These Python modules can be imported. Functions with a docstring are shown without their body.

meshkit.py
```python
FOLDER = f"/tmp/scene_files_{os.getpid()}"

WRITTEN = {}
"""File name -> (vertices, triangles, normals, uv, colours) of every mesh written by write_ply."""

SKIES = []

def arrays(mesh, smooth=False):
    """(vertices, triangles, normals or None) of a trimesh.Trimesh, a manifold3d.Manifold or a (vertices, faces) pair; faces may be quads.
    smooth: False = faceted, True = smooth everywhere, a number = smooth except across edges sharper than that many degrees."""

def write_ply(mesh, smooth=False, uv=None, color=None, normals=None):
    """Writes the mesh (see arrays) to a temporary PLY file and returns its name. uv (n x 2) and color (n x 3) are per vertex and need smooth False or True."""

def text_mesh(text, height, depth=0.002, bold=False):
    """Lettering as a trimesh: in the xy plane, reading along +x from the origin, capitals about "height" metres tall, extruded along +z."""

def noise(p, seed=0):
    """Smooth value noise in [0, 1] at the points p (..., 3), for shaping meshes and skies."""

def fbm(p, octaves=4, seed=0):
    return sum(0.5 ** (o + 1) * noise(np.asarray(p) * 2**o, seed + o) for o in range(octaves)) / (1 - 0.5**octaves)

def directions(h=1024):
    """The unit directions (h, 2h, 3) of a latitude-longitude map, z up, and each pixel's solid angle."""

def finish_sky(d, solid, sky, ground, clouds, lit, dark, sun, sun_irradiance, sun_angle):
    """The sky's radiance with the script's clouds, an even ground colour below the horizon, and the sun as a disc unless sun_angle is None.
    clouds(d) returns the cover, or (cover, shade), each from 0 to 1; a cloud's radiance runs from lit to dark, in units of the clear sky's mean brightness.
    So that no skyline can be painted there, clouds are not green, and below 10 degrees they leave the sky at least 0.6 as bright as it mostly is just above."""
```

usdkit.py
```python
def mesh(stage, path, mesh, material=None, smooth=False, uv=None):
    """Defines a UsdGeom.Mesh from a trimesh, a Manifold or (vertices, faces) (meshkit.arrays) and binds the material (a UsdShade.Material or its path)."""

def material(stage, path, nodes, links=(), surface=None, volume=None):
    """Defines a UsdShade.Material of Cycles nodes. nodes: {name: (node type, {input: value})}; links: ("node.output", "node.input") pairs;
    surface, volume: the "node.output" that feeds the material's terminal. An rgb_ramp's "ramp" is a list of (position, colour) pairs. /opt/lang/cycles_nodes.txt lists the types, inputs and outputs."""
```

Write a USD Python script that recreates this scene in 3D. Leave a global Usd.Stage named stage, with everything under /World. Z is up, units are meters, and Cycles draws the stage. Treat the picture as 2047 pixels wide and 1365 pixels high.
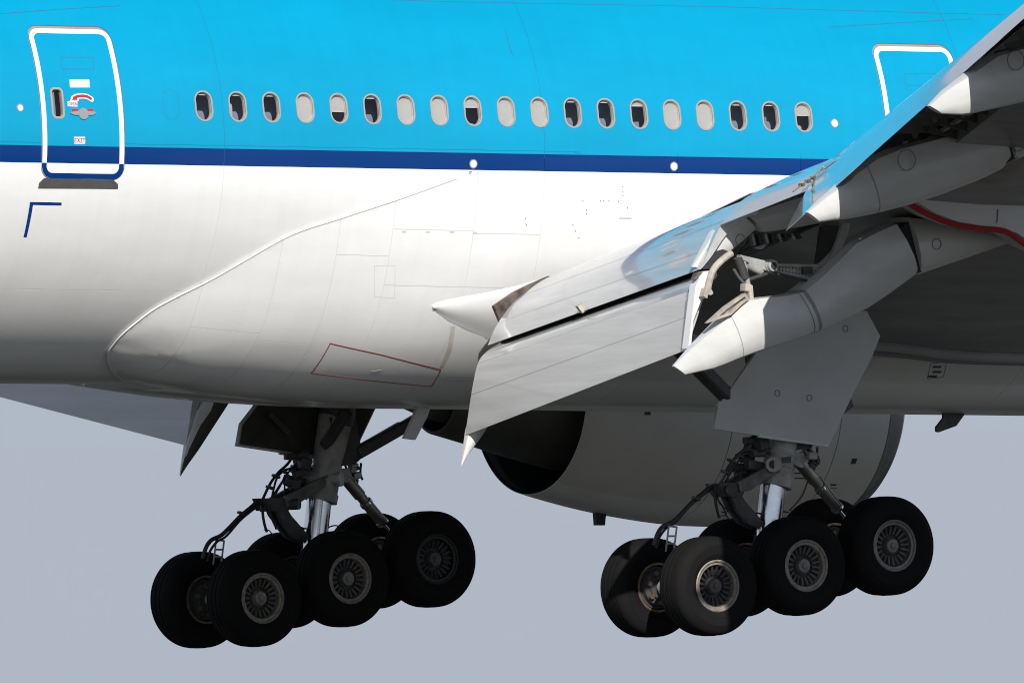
import math, random
import numpy as np, trimesh, usdkit, meshkit
from pxr import Usd, UsdGeom, UsdLux, UsdShade, Gf, Sdf, Vt
from shapely.geometry import Polygon, box, LineString, Point, MultiPolygon
from shapely import affinity
from shapely.ops import unary_union
from shapely.geometry.polygon import orient

random.seed(7); RNG = np.random.default_rng(7)
stage = Usd.Stage.CreateInMemory()
UsdGeom.SetStageUpAxis(stage, UsdGeom.Tokens.z); UsdGeom.SetStageMetersPerUnit(stage, 1.0)
UsdGeom.Xform.Define(stage, '/World'); UsdGeom.Scope.Define(stage, '/World/Looks')

# ---------------------------------------------------------------- camera, sky, sun, exposure
H = 13.0                                    # height of the fuselage axis above the ground
A, EL, ROLL, DIST, FPX = .58970, .02500, -.0044, 339.0831, 50393.71
TX, TZ = -.390, -2.4602
EXPOSURE = 0.22
SUN_AZ, SUN_EL = math.radians(24.0), math.radians(30.0)      # azimuth measured aft of abeam, on the starboard side
SUN_I, SKY_S = 1.08, .085
HAZE = (4.3, 4.8, 5.72)                     # pale blue-grey air above the horizon
dv = np.array([math.sin(A)*math.cos(EL), math.cos(A)*math.cos(EL), math.sin(EL)])
r0 = np.array([math.cos(A), -math.sin(A), 0.]); u0 = np.cross(r0, dv)
rv = r0*math.cos(ROLL)+u0*math.sin(ROLL); uv_ = -r0*math.sin(ROLL)+u0*math.cos(ROLL)
CAM = np.array([TX, 0, TZ])-DIST*dv
cam = UsdGeom.Camera.Define(stage, '/World/camera')
m = Gf.Matrix4d(*rv, 0, *uv_, 0, *(-dv), 0, CAM[0], CAM[1], CAM[2]+H, 1)
cam.AddTransformOp().Set(m)
cam.CreateHorizontalApertureAttr(36.0); cam.CreateVerticalApertureAttr(24.0)
cam.CreateFocalLengthAttr(36.0*FPX/2047); cam.CreateClippingRangeAttr(Gf.Vec2f(1, 100000))
cam.CreateExposureAttr(EXPOSURE)
SUN = np.array([-math.sin(SUN_AZ)*math.cos(SUN_EL), -math.cos(SUN_AZ)*math.cos(SUN_EL), math.sin(SUN_EL)])
sky = UsdLux.DomeLight.Define(stage, '/World/sky')
skym = usdkit.material(stage, '/World/Looks/sky_air', {
    's': ('sky_texture', {'sky_type': 'single_scattering', 'sun_disc': False, 'sun_elevation': SUN_EL, 'sun_rotation': math.atan2(SUN[0], SUN[1]), 'aerosol_density': 0.7, 'air_density': 1.0, 'ozone_density': 1.6}),
    'tc': ('texture_coordinate', {}), 'x': ('separate_xyz', {}), 'h': ('map_range', {'range_type': 'smoothstep', 'from_min': .10, 'from_max': .95, 'to_min': .97, 'to_max': 0., 'clamp': True}),
    'mx': ('mix_color', {'b': HAZE, 'use_clamp': False}),
    'b': ('background_shader', {'strength': SKY_S})}, [('tc.generated', 'x.vector'), ('x.z', 'h.value'), ('h.result', 'mx.fac'), ('s.color', 'mx.a'), ('mx.result', 'b.color')], surface='b.background')
UsdShade.MaterialBindingAPI.Apply(sky.GetPrim()).Bind(skym)
sky.GetPrim().SetCustomDataByKey('kind', 'structure')
sun = UsdLux.DistantLight.Define(stage, '/World/sun')
sun.CreateNormalizeAttr(True); sun.CreateIntensityAttr(SUN_I); sun.CreateAngleAttr(.53); sun.CreateColorAttr(Gf.Vec3f(1., .96, .91))
zax = SUN; xax = np.cross([0, 0, 1.], zax); xax /= np.linalg.norm(xax); yax = np.cross(zax, xax)
sun.AddTransformOp().Set(Gf.Matrix4d(*xax, 0, *yax, 0, *zax, 0, 0, 0, 0, 1))

# ---------------------------------------------------------------- materials
def paint(name, col, rough=.35, metal=0., coat=0., spec=.5, dirt=0., dscale=1.2, stretch=(1, 1, 1), bump=0., bscale=30., dcol=None, rvar=1.):
    n = {'p': ('principled_bsdf', {'base_color': col, 'roughness': rough, 'metallic': metal, 'coat_weight': coat, 'coat_roughness': .04, 'specular_ior_level': spec})}
    l = []
    if dirt or bump:
        n['tc'] = ('texture_coordinate', {})
        n['mp'] = ('mapping', {'scale': stretch}); l.append(('tc.object', 'mp.vector'))
    if dirt:
        n['nz'] = ('noise_texture', {'scale': dscale, 'detail': 5., 'roughness': .62})
        n['rp'] = ('rgb_ramp', {'ramp': [(.3, (0, 0, 0)), (.72, (1, 1, 1))]})
        n['mx'] = ('mix_color', {'a': tuple(c*(1-dirt) for c in col) if dcol is None else dcol, 'b': col})
        l += [('mp.vector', 'nz.vector'), ('nz.fac', 'rp.fac'), ('rp.color', 'mx.fac'), ('mx.result', 'p.base_color')]
        n['mr'] = ('map_range', {'from_min': .25, 'from_max': .75, 'to_min': rough+.12*rvar, 'to_max': max(.02, rough-.05*rvar)})
        l += [('nz.fac', 'mr.value'), ('mr.result', 'p.roughness')]
    if bump:
        n['bn'] = ('noise_texture', {'scale': bscale, 'detail': 3.}); n['bp'] = ('bump', {'strength': bump, 'distance': .01})
        l += [('mp.vector', 'bn.vector'), ('bn.fac', 'bp.height'), ('bp.normal', 'p.normal')]
    return usdkit.material(stage, '/World/Looks/'+name, n, l, surface='p.BSDF')

Z_HI, Z_LO = -.056, -.283                  # upper and lower edge of the dark stripe
BLUE, NAVY, WHITE = (.0, .305, .52), (.0, .034, .175), (.78, .78, .775)
def livery(name, hi, mid, lo, rough=.22):
    """paint scheme: light blue above, dark stripe, white below, by height on the body"""
    n = {'tc': ('texture_coordinate', {}), 'x': ('separate_xyz', {}),
         'g1': ('math', {'math_type': 'greater_than', 'value2': Z_HI}), 'g2': ('math', {'math_type': 'greater_than', 'value2': Z_LO}),
         'm1': ('mix_color', {'a': lo, 'b': mid}), 'm2': ('mix_color', {'b': hi}),
         'mp': ('mapping', {'scale': (.5, .5, 2.2)}), 'nz': ('noise_texture', {'scale': 1.1, 'detail': 6., 'roughness': .6}),
         'rp': ('rgb_ramp', {'ramp': [(.25, (.90, .90, .895)), (.7, (1, 1, 1))]}), 'mp2': ('mapping', {'scale': (5., .5, .35)}), 'n2': ('noise_texture', {'scale': 1.3, 'detail': 4., 'roughness': .6}), 'r2': ('rgb_ramp', {'ramp': [(.3, (.972, .97, .965)), (.6, (1, 1, 1))]}), 'mu2': ('mix_color', {'blend_type': 'multiply', 'fac': 1.}), 'mu': ('mix_color', {'blend_type': 'multiply', 'fac': 1.}),
         'bn': ('noise_texture', {'scale': .9, 'detail': 1.}), 'bp': ('bump', {'strength': .10, 'distance': .02}),
         'p': ('principled_bsdf', {'roughness': rough, 'coat_weight': .15, 'coat_roughness': .06, 'specular_ior_level': .35})}
    l = [('tc.object', 'x.vector'), ('x.z', 'g1.value1'), ('x.z', 'g2.value1'), ('g2.value', 'm1.fac'), ('m1.result', 'm2.a'), ('g1.value', 'm2.fac'),
         ('tc.object', 'mp.vector'), ('mp.vector', 'nz.vector'), ('nz.fac', 'rp.fac'), ('m2.result', 'mu.a'), ('rp.color', 'mu.b'), ('mu.result', 'mu2.a'), ('tc.object', 'mp2.vector'), ('mp2.vector', 'n2.vector'), ('n2.fac', 'r2.fac'), ('r2.color', 'mu2.b'), ('mu2.result', 'p.base_color'),
         ('tc.object', 'bn.vector'), ('bn.fac', 'bp.height'), ('bp.normal', 'p.normal')]
    return usdkit.material(stage, '/World/Looks/'+name, n, l, surface='p.BSDF')
M = {}
M['livery'] = livery('fuselage_paint', BLUE, NAVY, WHITE)
M['band'] = livery('door_band_paint', WHITE, WHITE, NAVY)
M['white'] = paint('white_paint', WHITE, .25, coat=.5, dirt=.08)
M['navy'] = paint('navy_paint', NAVY, .3, coat=.4)
M['wing'] = paint('wing_grey', (.33, .33, .325), .38, coat=.15, dirt=.25, dscale=1.4, stretch=(.6, 1.5, 1.5))
M['flap'] = paint('flap_grey', (.54, .54, .535), .09, coat=.8, dirt=.24, dscale=2.2, stretch=(1.6, .08, 2.4), rvar=.25)
M['flapband'] = paint('flap_band', (.46, .46, .455), .12, coat=.7, dirt=.25, dscale=3., stretch=(1, .4, 1), rvar=.25)
M['flapline'] = paint('flap_line', (.24, .24, .24), .3, coat=.4)
M['fair'] = paint('fairing_grey', (.68, .68, .66), .3, coat=.35, dirt=.16, dscale=2.2, stretch=(.6, 1, 1.6))
M['door'] = paint('gear_door_grey', (.58, .58, .57), .4, coat=.2, dirt=.12, dscale=2.)
M['nacelle'] = paint('nacelle_grey', (.80, .785, .745), .35, coat=.3, dirt=.14, dscale=.9)
M['core'] = paint('core_metal', (.17, .18, .155), .5, metal=.6, dirt=.3, dscale=2.)
M['lip'] = paint('inlet_lip_metal', (.50, .52, .55), .25, metal=.95, dirt=.1)
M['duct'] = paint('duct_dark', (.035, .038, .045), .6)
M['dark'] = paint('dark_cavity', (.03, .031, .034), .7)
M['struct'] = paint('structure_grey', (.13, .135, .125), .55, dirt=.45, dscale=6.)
M['primer'] = paint('primer_dark', (.055, .06, .04), .6, dirt=.4, dscale=4.)  # inner door primer; also colours the added shade plates on the flap fins
M['link'] = paint('linkage_grey', (.44, .44, .425), .45, dirt=.4, dscale=7.)
M['cream'] = paint('track_cream', (.55, .50, .43), .5, dirt=.45, dscale=8.)
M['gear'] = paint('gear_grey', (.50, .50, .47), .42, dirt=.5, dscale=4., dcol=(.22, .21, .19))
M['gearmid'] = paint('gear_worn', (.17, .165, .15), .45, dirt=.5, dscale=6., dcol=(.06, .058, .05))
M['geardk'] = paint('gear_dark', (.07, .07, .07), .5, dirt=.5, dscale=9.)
M['chrome'] = paint('chrome', (.80, .82, .84), .16, metal=1., dirt=.08, dscale=4.)
M['steel'] = paint('actuator_steel', (.36, .34, .30), .3, metal=.85, dirt=.35, dscale=8.)
M['tyre'] = paint('tyre_rubber', (.0105, .0112, .013), .72, spec=.07, dirt=.45, dscale=3.5, bump=.2, bscale=60., dcol=(.013, .012, .0105))
M['rim'] = paint('rim_metal', (.34, .30, .26), .5, metal=.2, dirt=.5, dscale=14., dcol=(.14, .12, .10))
M['rimdk'] = paint('wheel_dark', (.018, .018, .019), .5, dirt=.4, dscale=12.)
M['fin'] = paint('wheel_fin', (.11, .10, .09), .5, dirt=.5, dscale=15.)
M['hub'] = paint('hub_metal', (.22, .21, .195), .4, metal=.4, dirt=.4, dscale=14.)
M['brake'] = paint('brake_bronze', (.36, .27, .17), .4, metal=.7, dirt=.55, dscale=15.)
M['hose'] = paint('hose_black', (.025, .025, .027), .5)
M['redwire'] = paint('hose_red', (.16, .05, .035), .5)
M['red'] = paint('red_paint', (.45, .02, .03), .4)
M['redborder'] = paint('red_border', (.30, .06, .035), .5)
M['beige'] = paint('window_frame_beige', (.36, .33, .30), .45, dirt=.1, dscale=9.)
M['reveal'] = paint('window_reveal', (.58, .55, .51), .4)
M['shade'] = paint('window_shade', (.46, .445, .415), .6, dirt=.06, dscale=5.)
M['cabin'] = paint('cabin_lining', (.24, .26, .34), .8)
M['seat'] = paint('cabin_seat', (.22, .23, .26), .8)
M['seatl'] = paint('cabin_cloth', (.45, .41, .39), .8)
M['lip2'] = paint('door_lip', (.34, .25, .20), .5)  # brown holds the shadow in the gap over the door
M['sill'] = paint('sill_metal', (.12, .12, .115), .5, metal=.4, dirt=.3, dscale=10.)
M['handle'] = paint('handle_metal', (.38, .38, .37), .4, metal=.4)
M['seal'] = paint('panel_seal', (.015, .17, .29), .7)
M['joint'] = paint('joint_grey', (.16, .16, .16), .7)
M['sealw'] = paint('panel_seal_pale', (.52, .52, .51), .7)
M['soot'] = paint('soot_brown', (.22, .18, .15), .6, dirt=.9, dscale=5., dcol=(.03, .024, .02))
M['mark'] = paint('stencil_dark', (.06, .06, .065), .6)
M['stain'] = paint('fluid_stain', (.62, .58, .54), .5, dirt=.2, dscale=4.)
M['lens'] = paint('round_lens', (.72, .70, .67), .25, coat=.5)
M['grass'] = paint('grass_field', (.034, .036, .027), .9, dirt=.45, dscale=.08)
M['pane'] = usdkit.material(stage, '/World/Looks/window_pane', {'t': ('transparent_bsdf', {'color': (.86, .88, .9)}), 'g': ('glossy_bsdf', {'color': (1, 1, 1), 'roughness': .03}),
    'f': ('fresnel', {'IOR': 1.5}), 'm': ('mix_closure', {})}, [('f.fac', 'm.fac'), ('t.BSDF', 'm.closure1'), ('g.BSDF', 'm.closure2')], surface='m.closure')

# ---------------------------------------------------------------- helpers
def at(px, py, X=None, Y=None, Z=None):
    """the point of the aircraft that the photograph's pixel shows on a given station plane"""
    v = dv+rv*(px-1023.5)/FPX-uv_*(py-682.5)/FPX
    i, val = (0, X) if X is not None else (1, Y) if Y is not None else (2, Z)
    return CAM+v*(val-CAM[i])/v[i]
R = 3.1
def on_body(px, py, r=R):
    """pixel -> (X, s): station and girth on the round body"""
    v = dv+rv*(px-1023.5)/FPX-uv_*(py-682.5)/FPX
    a, b, c = v[1]**2+v[2]**2, CAM[1]*v[1]+CAM[2]*v[2], CAM[1]**2+CAM[2]**2-r*r
    q = CAM+v*(-b-math.sqrt(max(b*b-a*c, 0)))/a
    return q[0], R*math.atan2(q[2], -q[1])
USED = {}
def path_of(parent, name):
    k = (parent, name); n = USED.get(k, -1)+1; USED[k] = n
    return parent+'/'+(name if n == 0 else '%s_%03d' % (name, n))
def data(prim, **kw):
    for k, v in kw.items():
        if v: prim.SetCustomDataByKey(k, v)
def put(parent, name, mesh, mat, smooth=30, label=None, kind=None):
    p = path_of(parent, name)
    if isinstance(mesh, tuple) and len(mesh) == 3:
        v, f, n = mesh
        g = UsdGeom.Mesh.Define(stage, p)
        g.CreatePointsAttr(Vt.Vec3fArray.FromNumpy(v.astype(np.float32))); g.CreateFaceVertexCountsAttr(Vt.IntArray.FromNumpy(np.full(len(f), 3, np.int32)))
        g.CreateFaceVertexIndicesAttr(Vt.IntArray.FromNumpy(f.astype(np.int32).ravel())); g.CreateSubdivisionSchemeAttr('none')
        g.CreateNormalsAttr(Vt.Vec3fArray.FromNumpy(n.astype(np.float32))); g.SetNormalsInterpolation('vertex')
        UsdShade.MaterialBindingAPI.Apply(g.GetPrim()).Bind(M[mat])
    else:
        if isinstance(mesh, list): mesh = trimesh.util.concatenate(mesh)
        usdkit.mesh(stage, p, mesh, M[mat], smooth)
    data(stage.GetPrimAtPath(p), label=label, kind=kind)
    return p
def group(parent, name, label=None):
    p = path_of(parent, name); g = UsdGeom.Xform.Define(stage, p); data(g.GetPrim(), label=label)
    return p
def mirror(mesh):
    if isinstance(mesh, list): mesh = trimesh.util.concatenate(mesh)
    if isinstance(mesh, tuple):
        v, f, n = mesh; return v*[1, -1, 1], f[:, ::-1], n*[1, -1, 1]
    return trimesh.Trimesh(mesh.vertices*[1, -1, 1], mesh.faces[:, ::-1], process=False)
def loft(loops, caps=True):
    L = np.array(loops, float); k, n = L.shape[:2]
    i, j = np.meshgrid(np.arange(k-1), np.arange(n), indexing='ij'); j2 = (j+1) % n
    q = np.stack([i*n+j, i*n+j2, (i+1)*n+j2, (i+1)*n+j], -1).reshape(-1, 4)
    f = np.vstack([q[:, [0, 1, 2]], q[:, [0, 2, 3]]])
    if caps:
        c = []
        for b in (0, (k-1)*n):
            for a in range(n//2-1 if n % 2 == 0 else n//2):
                t = [[b+a, b+a+1, b+n-1-a], [b+a+1, b+n-2-a, b+n-1-a]]
                c += [t[0]] if a+1 == n-2-a else t
        f = np.vstack([f, c])
    t = trimesh.Trimesh(L.reshape(-1, 3), f, process=False); trimesh.repair.fix_normals(t)
    return t
def lerp_loops(a, b, n):
    a, b = np.array(a), np.array(b); return [a+(b-a)*t for t in np.linspace(0, 1, n)]
def spline(pts, per=6):
    p = np.array(pts, float)
    if len(p) < 3: return p
    e = np.vstack([2*p[0]-p[1], p, 2*p[-1]-p[-2]]); out = []
    for i in range(1, len(e)-2):
        for t in np.linspace(0, 1, per, endpoint=False):
            a, b, c, d = e[i-1:i+3]
            out.append(.5*((2*b)+(c-a)*t+(2*a-5*b+4*c-d)*t*t+(3*b-3*c+d-a)*t**3))
    return np.array(out+[p[-1]])
def tube(pts, r, sides=8, smoothed=True, per=6):
    p = spline(pts, per) if smoothed else np.array(pts, float)
    t = np.gradient(p, axis=0); t /= np.linalg.norm(t, axis=1, keepdims=True)+1e-12
    a = np.cross(t[0], [0, 0, 1.] if abs(t[0][2]) < .9 else [1., 0, 0]); A_ = []
    for k in range(len(p)):
        a = a-t[k]*(a@t[k]); a /= np.linalg.norm(a); A_.append(a)
    A_ = np.array(A_); B_ = np.cross(t, A_); ang = np.arange(sides)*2*np.pi/sides
    rr = np.broadcast_to(r, (len(p),))
    L = p[:, None]+rr[:, None, None]*(np.cos(ang)[None, :, None]*A_[:, None]+np.sin(ang)[None, :, None]*B_[:, None])
    return loft(L)
def rod(a, b, r, r2=None, sides=20):
    return tube([a, b], [r, r if r2 is None else r2], sides, False)
def stepped(a, b, prof, sides=24):
    """turned part: prof = (fraction along a-b, radius) pairs"""
    a, b = np.array(a, float), np.array(b, float); d = b-a; L = np.linalg.norm(d); d /= L
    x = np.cross(d, [0, 1., 0] if abs(d[1]) < .9 else [1., 0, 0]); x /= np.linalg.norm(x); y = np.cross(d, x)
    ang = np.arange(sides)*2*np.pi/sides
    return loft([a+d*L*t+r*(np.cos(ang)[:, None]*x+np.sin(ang)[:, None]*y) for t, r in prof])
def slab(poly, Y, th):
    """a flat plate: outline in X, Z extruded along Y, centred on Y"""
    if isinstance(poly, MultiPolygon): poly = max(poly.geoms, key=lambda g_: g_.area)
    if not isinstance(poly, Polygon): poly = Polygon([(p[0], p[-1]) for p in poly])
    poly = poly.buffer(0)
    if isinstance(poly, MultiPolygon): poly = max(poly.geoms, key=lambda g_: g_.area)
    t = trimesh.creation.extrude_polygon(poly, th, engine='earcut'); v = np.array(t.vertices)
    t.vertices = np.stack([v[:, 0], Y+th/2-v[:, 2], v[:, 1]], -1)
    return t
def plate(px, Y, th):
    return slab([at(x, y, Y=Y) for x, y in px], Y, th)
def beam(a, b, w, h):
    a, b = np.array(a, float), np.array(b, float); d = b-a; L = np.linalg.norm(d); d /= L
    s = np.cross(d, [0, 0, 1.] if abs(d[2]) < .9 else [1., 0, 0]); s /= np.linalg.norm(s); u = np.cross(s, d)
    c = np.array([[-1, -1], [-1, -.7], [-.7, -1]])
    prof = [(-.5, -.35), (-.35, -.5), (.35, -.5), (.5, -.35), (.5, .35), (.35, .5), (-.35, .5), (-.5, .35)]
    return loft([[p+s*w*x+u*h*y for x, y in prof] for p in (a, b)])
def revolve(prof, axis, origin=(0, 0, 0), n=64):
    """(along, radius) pairs turned about X or Y"""
    ang = np.arange(n)*2*np.pi/n; L = []
    for t, r in prof:
        c, s = r*np.cos(ang), r*np.sin(ang); o = np.full(n, t)
        L.append(np.stack([o, c, s] if axis == 'x' else [c, o, s], -1)+np.array(origin))
    return loft(L, caps=False)
def rrect(x, s, w, h, r):
    r = min(r, w/2-1e-4, h/2-1e-4)
    return box(x-w/2+r, s-h/2+r, x+w/2-r, s+h/2-r).buffer(r, quad_segs=10)
def body(X, s, d=0.):
    t = s/R; return np.stack([X, -(R+d)*np.cos(t), (R+d)*np.sin(t)], -1)
def skin(poly, surf=body, ds=.09, dx=None, depth=.006, lift=0.):
    """a piece of curved skin with edges: outline in (X, girth) laid on the surface, skirted inwards by depth"""
    e = 1e-3
    def S(p, d=0.): return surf(p[:, 0], p[:, 1], d) if d else surf(p[:, 0], p[:, 1])
    def N(p):
        a, b = S(p+[e, 0])-S(p-[e, 0]), S(p+[0, e])-S(p-[0, e]); n = np.cross(a, b); return n/np.linalg.norm(n, axis=1, keepdims=True)
    V, F, NN, k = [], [], [], 0
    for g in getattr(poly, 'geoms', [poly]):
        if g.is_empty or g.geom_type != 'Polygon': continue
        g = orient(g)
        x0, y0, x1, y1 = g.bounds
        ys = np.arange(math.floor(y0/ds), math.ceil(y1/ds)+1)*ds
        xs = [x0-1, x1+1] if dx is None else list(np.arange(math.floor(x0/dx), math.ceil(x1/dx)+1)*dx)
        for a, b in zip(ys[:-1], ys[1:]):
            row = g.intersection(box(x0-1, a, x1+1, b))
            for c, d in zip(xs[:-1], xs[1:]):
                cell = row if dx is None else row.intersection(box(c, a, d, b))
                for q in getattr(cell, 'geoms', [cell]):
                    if q.geom_type != 'Polygon' or q.area < 1e-9: continue
                    v, f = trimesh.creation.triangulate_polygon(q, engine='earcut')
                    n = N(v); V.append(S(v)+n*lift); NN.append(n); F.append(f+k); k += len(v)
        if depth:
            for ring in [g.exterior, *g.interiors]:
                L = ring.length; m_ = max(int(L/ds), 8)
                c = np.array(ring.segmentize(ds).coords)
                n = N(c); p = S(c)+n*lift; q = p-n*depth
                for i in range(len(c)-1):
                    nn = np.cross(p[i+1]-p[i], n[i]); nn /= np.linalg.norm(nn)+1e-12
                    V.append(np.array([p[i], p[i+1], q[i+1], q[i]])); NN.append(np.repeat(nn[None], 4, 0)); F.append(np.array([[0, 2, 1], [0, 3, 2]])+k); k += 4
    return np.vstack(V), np.vstack(F), np.vstack(NN)

# ---------------------------------------------------------------- ground (below the frame; it lights the undersides)
g = 3000.
gm = trimesh.Trimesh([[-g, -g, 0], [g, -g, 0], [g, g, 0], [-g, g, 0]], [[0, 1, 2], [0, 2, 3]], process=False)
usdkit.mesh(stage, '/World/ground', gm, M['grass'])
data(stage.GetPrimAtPath('/World/ground'), kind='structure', label='flat grass field under the landing aircraft', category='ground')

# ---------------------------------------------------------------- the airliner
AIR = '/World/airliner'
ax = UsdGeom.Xform.Define(stage, AIR); ax.AddTranslateOp().Set(Gf.Vec3d(0, 0, H))
data(ax.GetPrim(), label='light blue and white airliner on final approach with flaps and both main landing gears down', category='airliner')

# --- body skin
deg = math.pi/180*R
WX = [-7.3148+.5334*i for i in range(19)]; WS = .164*R
holes = [rrect(x, WS, .285, .418, .135) for x in WX]
D1 = rrect(-9.235, 9.95*deg, 1.285, 38.0*deg, .17); D2 = rrect(4.26, 9.75*deg, 1.285, 38.0*deg, .17)
def lip_hole(D):                           # the cut-out is a little taller than the door, so its top edge shows
    return unary_union([D.buffer(.012), affinity.translate(D, 0, .045)])
cut = unary_union(holes+[lip_hole(D1), lip_hole(D2)])
XS = [-26., -13.2, -7.02, -1.93, 4.98, 24.]; SS = [-100*deg, -38.4*deg, -.35*deg, 47*deg, 100*deg]
seams = []
for i in range(5):
    for j in range(4):
        a = box(XS[i]+.003, SS[j]+.003, XS[i+1]-.003, SS[j+1]-.003)
        put(AIR, 'skin_panel', skin(a.difference(cut), ds=.07), 'livery')
for x in XS[1:-1]: seams.append(box(x-.03, SS[0], x+.03, SS[-1]))
for s in SS[1:-1]: seams.append(box(XS[0], s-.03, XS[-1], s+.03))
sl = unary_union(seams).difference(cut.buffer(.01))
up, dn = box(-50, Z_LO, 50, 9), box(-50, -9, 50, Z_LO)
put(AIR, 'panel_seal', skin(sl.intersection(up), ds=.07, depth=0, lift=-.004), 'seal')
put(AIR, 'panel_seal', skin(sl.intersection(dn), ds=.07, depth=0, lift=-.004), 'sealw')
put(AIR, 'fuselage_shell', skin(box(-26, 100*deg, 24, 260*deg), ds=.2, depth=0), 'livery')
tl = [(-26, 3.1), (-30, 3.0), (-34, 2.6), (-38, 1.9), (-42, .9), (-43.5, .25)]
put(AIR, 'tail_cone', loft([[(x, r*math.cos(t), (3.1-r)*.75+r*math.sin(t)) for t in np.arange(64)*2*np.pi/64] for x, r in tl]), 'livery', 60)
nl = [(24, 3.1), (26, 3.0), (28, 2.6), (29.5, 2.0), (30.6, 1.2), (31.1, .3)]
put(AIR, 'nose', loft([[(x, r*math.cos(t), -(3.1-r)*.3+r*math.sin(t)) for t in np.arange(64)*2*np.pi/64] for x, r in nl]), 'livery', 60)
put(AIR, 'cabin_lining', revolve([(-25.8, .2), (-25.8, 2.72), (23.8, 2.72), (23.8, .2)], 'x', n=64), 'cabin', 60)

# fine scribed lines on the blue skin (lap joints, antenna edges), each a slim strip of sealant
def scribe(pxs, w=.006, mat='seal', parent=AIR, surf=body, lift=.0025, name='lap_joint'):
    c = [on_body(*p) for p in pxs]
    return put(parent, name, skin(LineString(c).buffer(w, cap_style='flat'), surf=surf, ds=.06, dx=.4, depth=.003, lift=lift), mat)
scribe([(0, 28), (120, 19), (240, 12)]); scribe([(1440, 14), (1640, 20), (1880, 27), (2010, 30)]); scribe([(1655, 55), (1800, 46), (1945, 38)])
scribe([(1010, 60), (1017, 90), (1025, 112)], .007)
scribe([(770, 0), (900, 4), (1440, 14)], .005)

# --- windows
kinds = [.06, .06, .06, 1, .62, .08, 1, 1, .36, 1, 1, .07, .07, .18, 1, 1, .07, .07, .44]
for i, (x, hole) in enumerate(zip(WX, holes)):
    w = group(AIR, 'window')
    inner = rrect(x, WS, .236, .370, .112)
    put(w, 'window_frame', skin(hole.buffer(-.002).difference(inner), ds=.05, depth=.012, lift=.004), 'beige')
    put(w, 'window_reveal', skin(inner.buffer(.006).difference(inner), ds=.05, depth=.062, lift=-.002), 'reveal')
    put(w, 'window_pane', skin(inner, ds=.06, depth=0, lift=-.024), 'pane')
    s1 = WS+.19; c = kinds[i]; s0 = WS+.176-.352*min(c, 1.1)-(.03 if c == 1 else 0)
    put(w, 'window_shade', skin(box(x-.13, s0, x+.13, s1), ds=.06, depth=.006, lift=-.052), 'shade')
    if c < 1: put(w, 'shade_grip', skin(box(x-.075, s0-.001, x+.075, s0+.014), ds=.06, depth=.012, lift=-.045), 'reveal')
def seat(x, s, w, h, lean, mat='seat', dep=-.22, name='seat_back'):
    p = affinity.rotate(rrect(x, s, w, h, .05), lean)
    put(AIR, name, skin(p, ds=.06, depth=.09, lift=dep), mat)
seat(WX[0]+.0, WS-.17, .16, .22, 25); seat(WX[1]+.02, WS-.08, .06, .34, -4, 'seatl'); seat(WX[4]+.03, WS-.16, .10, .09, 12, 'seatl')
seat(WX[18]-.03, WS-.12, .085, .2, 22, 'seatl'); seat(WX[18]+.05, WS-.15, .075, .15, -20, 'shade'); seat(WX[17]+.06, WS-.07, .03, .22, 0)
# blanked window outline left of the row
bx, bs = on_body(342, 209)
put(AIR, 'window_plug', skin(rrect(bx, bs, .25, .40, .12).difference(rrect(bx, bs, .242, .392, .118)), ds=.05, depth=.002, lift=.0015), 'seal')

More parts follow.
